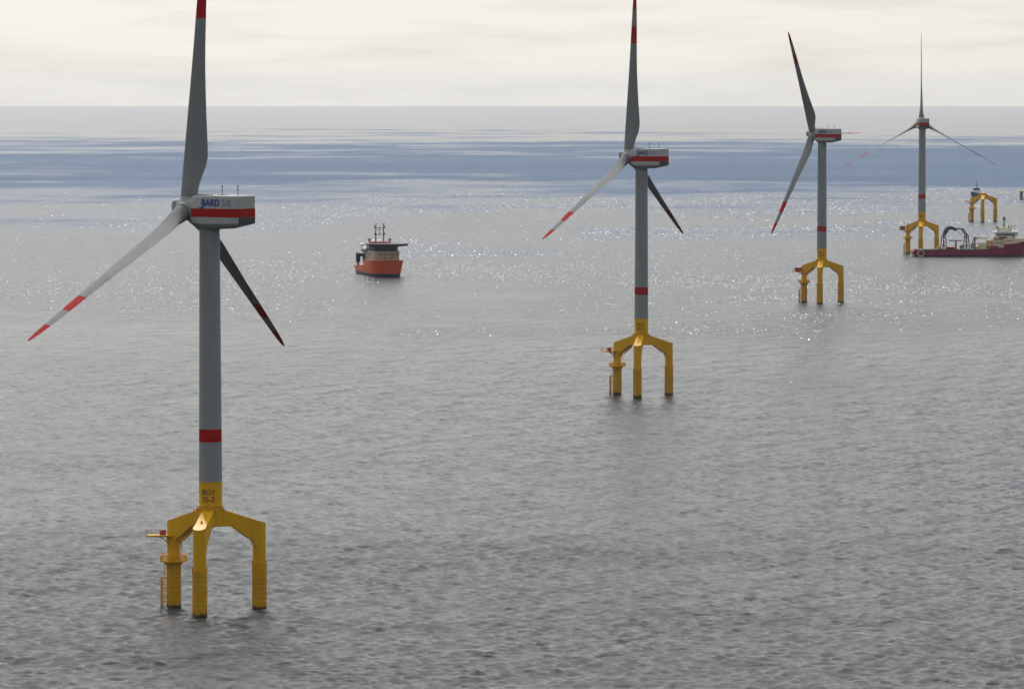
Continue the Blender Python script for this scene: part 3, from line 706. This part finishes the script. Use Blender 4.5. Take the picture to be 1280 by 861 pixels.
def red_ship():
    s = empty('cable_laying_ship', (310.5, 3046.0, drop(310.5, 3046)), R(1.5))
    tag(s, 'dark red cable laying ship with portal gantry, white bridge and cream deckhouses', 'ship')
    # x from -38 (stern) to +38 (bow); local y = -9 faces the camera
    h = MB()
    af = [(-37.6, 8.2, 7.6, 4.4, 0), (-35, 8.8, 8.4, 4.5, 0), (-20, 9, 8.7, 4.6, 0), (4, 9, 8.7, 4.8, 0), (13, 9, 8.6, 4.9, 0)]
    md = [(13, 9, 8.6, 5.9, 0), (23.2, 9, 8.0, 6.1, 0)]
    fc = [(23.2, 9, 8.0, 8.3, 0), (28, 8.6, 6.6, 8.6, .3), (32, 7.2, 4.4, 9.2, .9), (35.5, 4.6, 2.0, 10, 1.6), (37.2, 2.2, .5, 10.6, 2.0), (37.8, 1.0, .2, 10.8, 2.0)]
    for q in (af, md, fc): h.loft(hull_rings(q, 0))
    h.build('hull', HULL_M, s)
    rb = MB(); rb.box((-14, -9.02, 4.55), (44, .24, .35)); rb.box((-14, 9.02, 4.55), (44, .24, .35)); rb.build('rubbing_strake', STEELB, s)
    fo = MB(); fo.extrude([(23.2, -8.2), (29, -7.6), (33, -5.8), (36, -3.2), (38.2, -.6), (38.2, .6), (36, 3.2), (33, 5.8), (29, 7.6), (23.2, 8.2)], 8.2, 12.2)
    foo = fo.build('forecastle_house', CREAM, s, bevel=.15)
    windows(foo, 24, 28.6, -8.1, 10.6, 4, .6, .6)
    mh = MB(); mh.extrude([(16, -7.2), (27.5, -7.2), (31, -5.2), (31, 5.2), (27.5, 7.2), (16, 7.2)], 6.0, 13.4); mho = mh.build('accommodation', CREAM, s, bevel=.15)
    windows(mho, 17, 23, -7.24, 11.6, 4, .9, .7); windows(mho, 17, 23, -7.24, 9.2, 4, .9, .7); 
    rdp = MB(); rdp.box((22.5, -7.5, 13.0), (5.6, .6, 1.1)); rdp.build('rescue_boat', RED, s, bevel=.25)
    dv = MB(); dv.path([(18.2, -7.4, 12.2), (18.2, -8.8, 13.4), (17.0, -8.8, 14.2)], .3, 8); dv.box((18.0, -8.2, 13.3), (2.2, 1.2, .8), ry=.5); dv.build('davit', WHITE, s)
    wh = MB(); wh.extrude([(17.5, -7.0), (31.0, -7.0), (33, -4.5), (33, 4.5), (31.0, 7.0), (17.5, 7.0)], 13.4, 16.0); who = wh.build('bridge', WHITE, s, bevel=.1)
    windows(who, 18, 31, -7.04, 14.75, 9, 1.3, 1.2); windows(who, -4, 4, 33.04, 14.75, 5, 1.4, 1.2, 'y')
    rf = MB(); rf.extrude([(16.8, -7.6), (31.2, -7.6), (33.8, -4.8), (33.8, 4.8), (31.2, 7.6), (16.8, 7.6)], 16.0, 16.9); rf.build('bridge_roof', WHITE, s, bevel=.1)
    cab = MB(); cab.box((23.5, 0, 18.3), (7.5, 7, 2.8)); cab.box((28.2, 2, 17.6), (3.4, 5, 1.6)); cab.build('upper_house', CREAM, s, bevel=.15)
    m = MB(); m.tube((24.2, 0, 19.6), (24.2, 0, 26.6), .42, .2); m.box((24.2, 0, 22.4), (1.0, 5.2, .35)); m.box((24.2, 0, 24.6), (2.4, 3.4, .35)); m.tube((23.6, -1.4, 24.6), (23.4, -1.4, 27.2), .22); m.tube((24.9, 1.4, 24.6), (25.1, 1.4, 26.8), .22); m.tube((24.2, -1.6, 22.4), (22.9, -1.6, 20.0), .18); m.box((24.2, 0, 25.8), (1.5, .8, .8))
    mo = m.build('mast', NAVY, s)
    m2 = MB(); m2.tube((28.2, -3.4, 16.8), (26.8, -3.4, 21.4), .24); m2.tube((29.6, 2, 16.8), (29.6, 2, 21), .2); m2.tube((20.0, -4.2, 16.8), (18.4, -4.2, 20.6), .3); m2.tube((18.2, -4.2, 20.6), (20.4, -4.2, 19.6), .22); m2.tube((27.5, 3.2, 16.8), (27.5, 3.2, 20.4), .18); m2.build('antenna', DARK, s)
    for x, y, z, r in ((30.5, -2.5, 20.8, 1.15), (31.6, 2.5, 19.4, .8), (20.2, 2.5, 20.2, .8)):
        d = MB(); d.tube((x, y, 16.8), (x, y, z - r * .5), .25); d.lathe([(r * .55, -r), (r, -r * .3), (r, r * .35), (r * .65, r * .85), (0, r * 1.05)], 16, 0, Matrix.Translation((x, y, z))); d.build('radar_dome', WHITE, s)
    # portal gantry over the aft deck
    g = MB()
    for y in (-6.2, 6.2):
        for x0, sg in ((-17.2, 1), (-1.2, -1)):
            k0 = x0 + sg * .2; fo_ = x0 - sg * 1.2; fi = x0 + sg * 1.5; tx = x0 + sg * .3
            g.tube((fo_, y, 4.6), (tx - sg * .35, y, 15.0), .34); g.tube((fi, y, 4.6), (tx + sg * .35, y, 15.0), .3)
            for z in (7.2, 10.0, 12.6):
                f = (z - 4.6) / 10.4; g.tube((fo_ + (tx - sg * .35 - fo_) * f, y, z), (fi + (tx + sg * .35 - fi) * f, y, z), .2)
            g.tube((tx, y, 14.6), (x0 + sg * 3.4, y, 18.7), .42)
        g.tube((-13.9, y, 18.7), (-4.5, y, 18.7), .42)
    for x in (-13.9, -4.5): g.tube((x, -6.2, 18.7), (x, 6.2, 18.7), .42)
    for x in (-16.9, -1.5): g.tube((x, -6.2, 14.8), (x, 6.2, 14.8), .36)
    g.tube((-9.5, -5.9, 18.4), (-3.2, -5.9, 12.2), .12); g.tube((-15.8, -6, 11.2), (-2.6, -6, 11.0), .12)
    go = g.build('gantry', STEELB, s)
    w = MB(); Mw = Matrix.Translation((-12.9, 0, 16.3)) @ Matrix.Rotation(R(90), 4, 'X')
    arc = [R(a) for a in range(20, 201, 12)]
    outl = [(4.2 * math.cos(a), 4.2 * math.sin(a)) for a in arc] + [(2.9 * math.cos(a), 2.9 * math.sin(a)) for a in reversed(arc)]
    w.extrude(outl, 4.4, 6.9, Mw)
    w.extrude(outl, -1.2, 1.2, Mw); w.build('cable_chute', NAVY, s)
    # deck fittings
    dc = MB(); dc.box((-11, 0, 4.86), (50, 17.2, .12)); dc.build('work_deck', DECKG, s)
    t = MB(); t.tube((-9.2, -4.5, 4.9), (-9.2, -4.5, 10.4), .55); t.box((-9.6, -4.5, 10.6), (8.4, .7, .45)); t.build('tensioner', STEELB, s)
    r1 = MB(); r1.box((-12.3, -5, 5.6), (7.0, 4, 1.6)); r1.box((-15.0, -6.2, 5.3), (3.0, 2, 1.0)); r1.build('winch_skid', RED, s, bevel=.15)
    r2 = MB(); r2.lathe([(1.5, -2.2), (1.5, -2.0), (1.0, -2.0), (1.0, 2.0), (1.5, 2.0), (1.5, 2.2)], 18, 0, Matrix.Translation((-5.0, -4.5, 6.4)) @ Matrix.Rotation(R(90), 4, 'X')); r2.build('cable_drum', GREYB, s)
    wl = MB(); wl.box((-21.2, -6.5, 5.8), (2.4, 2.4, 2.0)); wl.box((-19.9, -6.5, 5.3), (2, 2, 1.0)); wl.box((-21.6, -6.5, 7.1), (1.0, 1.2, .8)); wl.build('capstan', TAN, s, bevel=.2)
    rr = MB(); rr.lathe([(1.9, -8.0), (1.9, 8.0)], 20, 0, Matrix.Translation((-36.8, 0, 2.9)) @ Matrix.Rotation(R(90), 4, 'X')); rr.build('stern_roller', MAROON, s)
    rim = MB(); rim.lathe([(1.85, .6), (2.35, .6), (2.35, 0), (1.85, 0)], 22, 0, Matrix.Translation((-33.6, -9.2, 2.4)) @ Matrix.Rotation(R(90), 4, 'X'), capped=False); rim.build('fender', CREAM, s)
    cr = MB(); cr.tube((3.6, -4.5, 4.9), (3.6, -4.5, 11.6), .8, .6); cr.box((3.9, -4.5, 12.4), (2.2, 1.8, 1.8)); cr.tube((4.6, -4.5, 12.6), (12.5, -4.5, 12.2), .35); cr.tube((3.4, -4.5, 13.2), (2.0, -4.5, 9.0), .28); cr.tube((2.0, -4.5, 9.0), (5.2, -4.5, 8.4), .25); cr.box((2.2, -5.5, 7.2), (2.6, 2.4, 3.6)); cr.build('deck_crane', GREYB, s, bevel=.1)
    for c_, sz, mt in (((8.4, -5.8, 6.9), (5.4, 2.5, 3.8), CREAM), ((13.6, -6.2, 8.3), (4.4, 2.5, 5.2), TAN), ((8.6, -5.0, 9.4), (6.2, 3.0, .8), WHITE), ((5.2, -6.9, 5.8), (2.8, 2.0, 1.8), TAN), ((12.2, -7.6, 6.1), (1.2, 1.0, 1.9), DARK), ((16.6, -8.2, 6.5), (5.4, 1.0, 1.6), MAROON)):
        c = MB(); c.box(c_, sz); c.build('deckhouse', mt, s, bevel=.12)
    rl = MB(); rail(rl, [(23.4, -8.7, 8.35), (28, -8.3, 8.65)], 1.1, r=.06); rail(rl, [(23.4, 8.7, 8.35), (28, 8.3, 8.65)], 1.1, r=.06); rail(rl, [(16.9, -7.5, 16.9), (31, -7.5, 16.9)], 1.1, r=.05); rl.build('railing', WHITE, s)
red_ship()

def far_ship():
    s = empty('work_boat', (481.0, 4640.0, drop(481, 4640)), R(246))
    tag(s, 'small blue and white boat half hidden behind the bare yellow foundation', 'boat')
    h = MB(); h.loft(hull_rings([(-14, 3.8, 3.5, 2.6, 0), (-6, 4.2, 3.9, 2.6, 0), (4, 4.2, 3.6, 3.2, 0), (10, 3.2, 2.0, 4.2, .6), (13, 1.6, .6, 5.0, 1.2), (14, .5, .1, 5.3, 1.4)], 0)); h.build('hull', BLUEGREY, s)
    c = MB(); c.box((1.5, 0, 4.8), (9, 6.4, 3.2)); c.box((-6, 0, 4.2), (6, 6.0, 2.6)); co = c.build('deckhouse', WHITE, s, bevel=.2)
    b = MB(); b.box((1.0, 0, 7.6), (5.5, 5.4, 2.4)); bo = b.build('bridge', BLUEGREY, s, bevel=.2)
    windows(bo, -2.2, 2.2, 3.79, 8.0, 4, .9, .9, 'y')
    f = MB(); f.box((-6.5, 0, 7.2), (2.2, 2.4, 3.6)); f.build('funnel', STEELB, s, bevel=.2)
    m = MB(); m.tube((-.4, 0, 8.8), (-.4, 0, 17.5), .3, .16); m.box((-.4, 0, 11), (.4, 3.2, .3)); m.tube((-1.3, 0, 8.8), (-.5, 0, 13), .16); m.build('mast', DARK, s)
far_ship()

# a gull over the water between the near turbine and the orange ship
def gull():
    bx, by, bz = -95.0, 2000.0, 62.0
    e = empty('flying_gull', (bx, by, bz), R(35)); tag(e, 'tiny grey gull gliding over open water left of the orange ship', 'bird')
    b = MB(); n = 10
    b.loft([[Vector((x, r * math.cos(2*math.pi*i/n), z + r * math.sin(2*math.pi*i/n))) for i in range(n)] for x, r, z in ((-.36, .02, .02), (-.28, .07, .0), (-.05, .12, 0), (.12, .11, .02), (.24, .07, .05), (.32, .07, .06), (.38, .03, .05), (.44, .01, .04))])
    W = ((0, .10, .28, .05), (.35, .20, .26, .04), (.70, .12, .18, .03), (1.0, .04, .10, .02))
    for sg in (-1, 1):
        rings = []
        for sp, z, ch, th in W:
            xo = -.10 * sp
            rings.append([Vector((xo + ch / 2, sg * sp, z)), Vector((xo, sg * sp, z + th)), Vector((xo - ch / 2, sg * sp, z)), Vector((xo, sg * sp, z - th * .4))])
        b.loft(rings)
    b.build('body', FEATHER, e)
gull()

# ------------------------------------------------------------------ sea haze
def haze():
    z0, z1 = SEA_MIN - 1.0, 158.0
    mb = MB(); hw = 45500.0; mb.box((0, 0, (z0 + z1) / 2), (2 * hw, 2 * hw, z1 - z0))
    m = bpy.data.materials.new('sea_haze'); m.use_nodes = True; nt = m.node_tree; nt.nodes.clear()
    out = nt.nodes.new('ShaderNodeOutputMaterial'); v = nt.nodes.new('ShaderNodeVolumePrincipled')
    v.inputs['Color'].default_value = (1.0, 0.99, 0.97, 1); v.inputs['Density'].default_value = 1.2e-5; v.inputs['Anisotropy'].default_value = 0.4
    nt.links.new(v.outputs[0], out.inputs['Volume'])
    o = mb.build('haze', m); tag(o, 'thin pale sea haze over the water', kind='stuff')
haze()
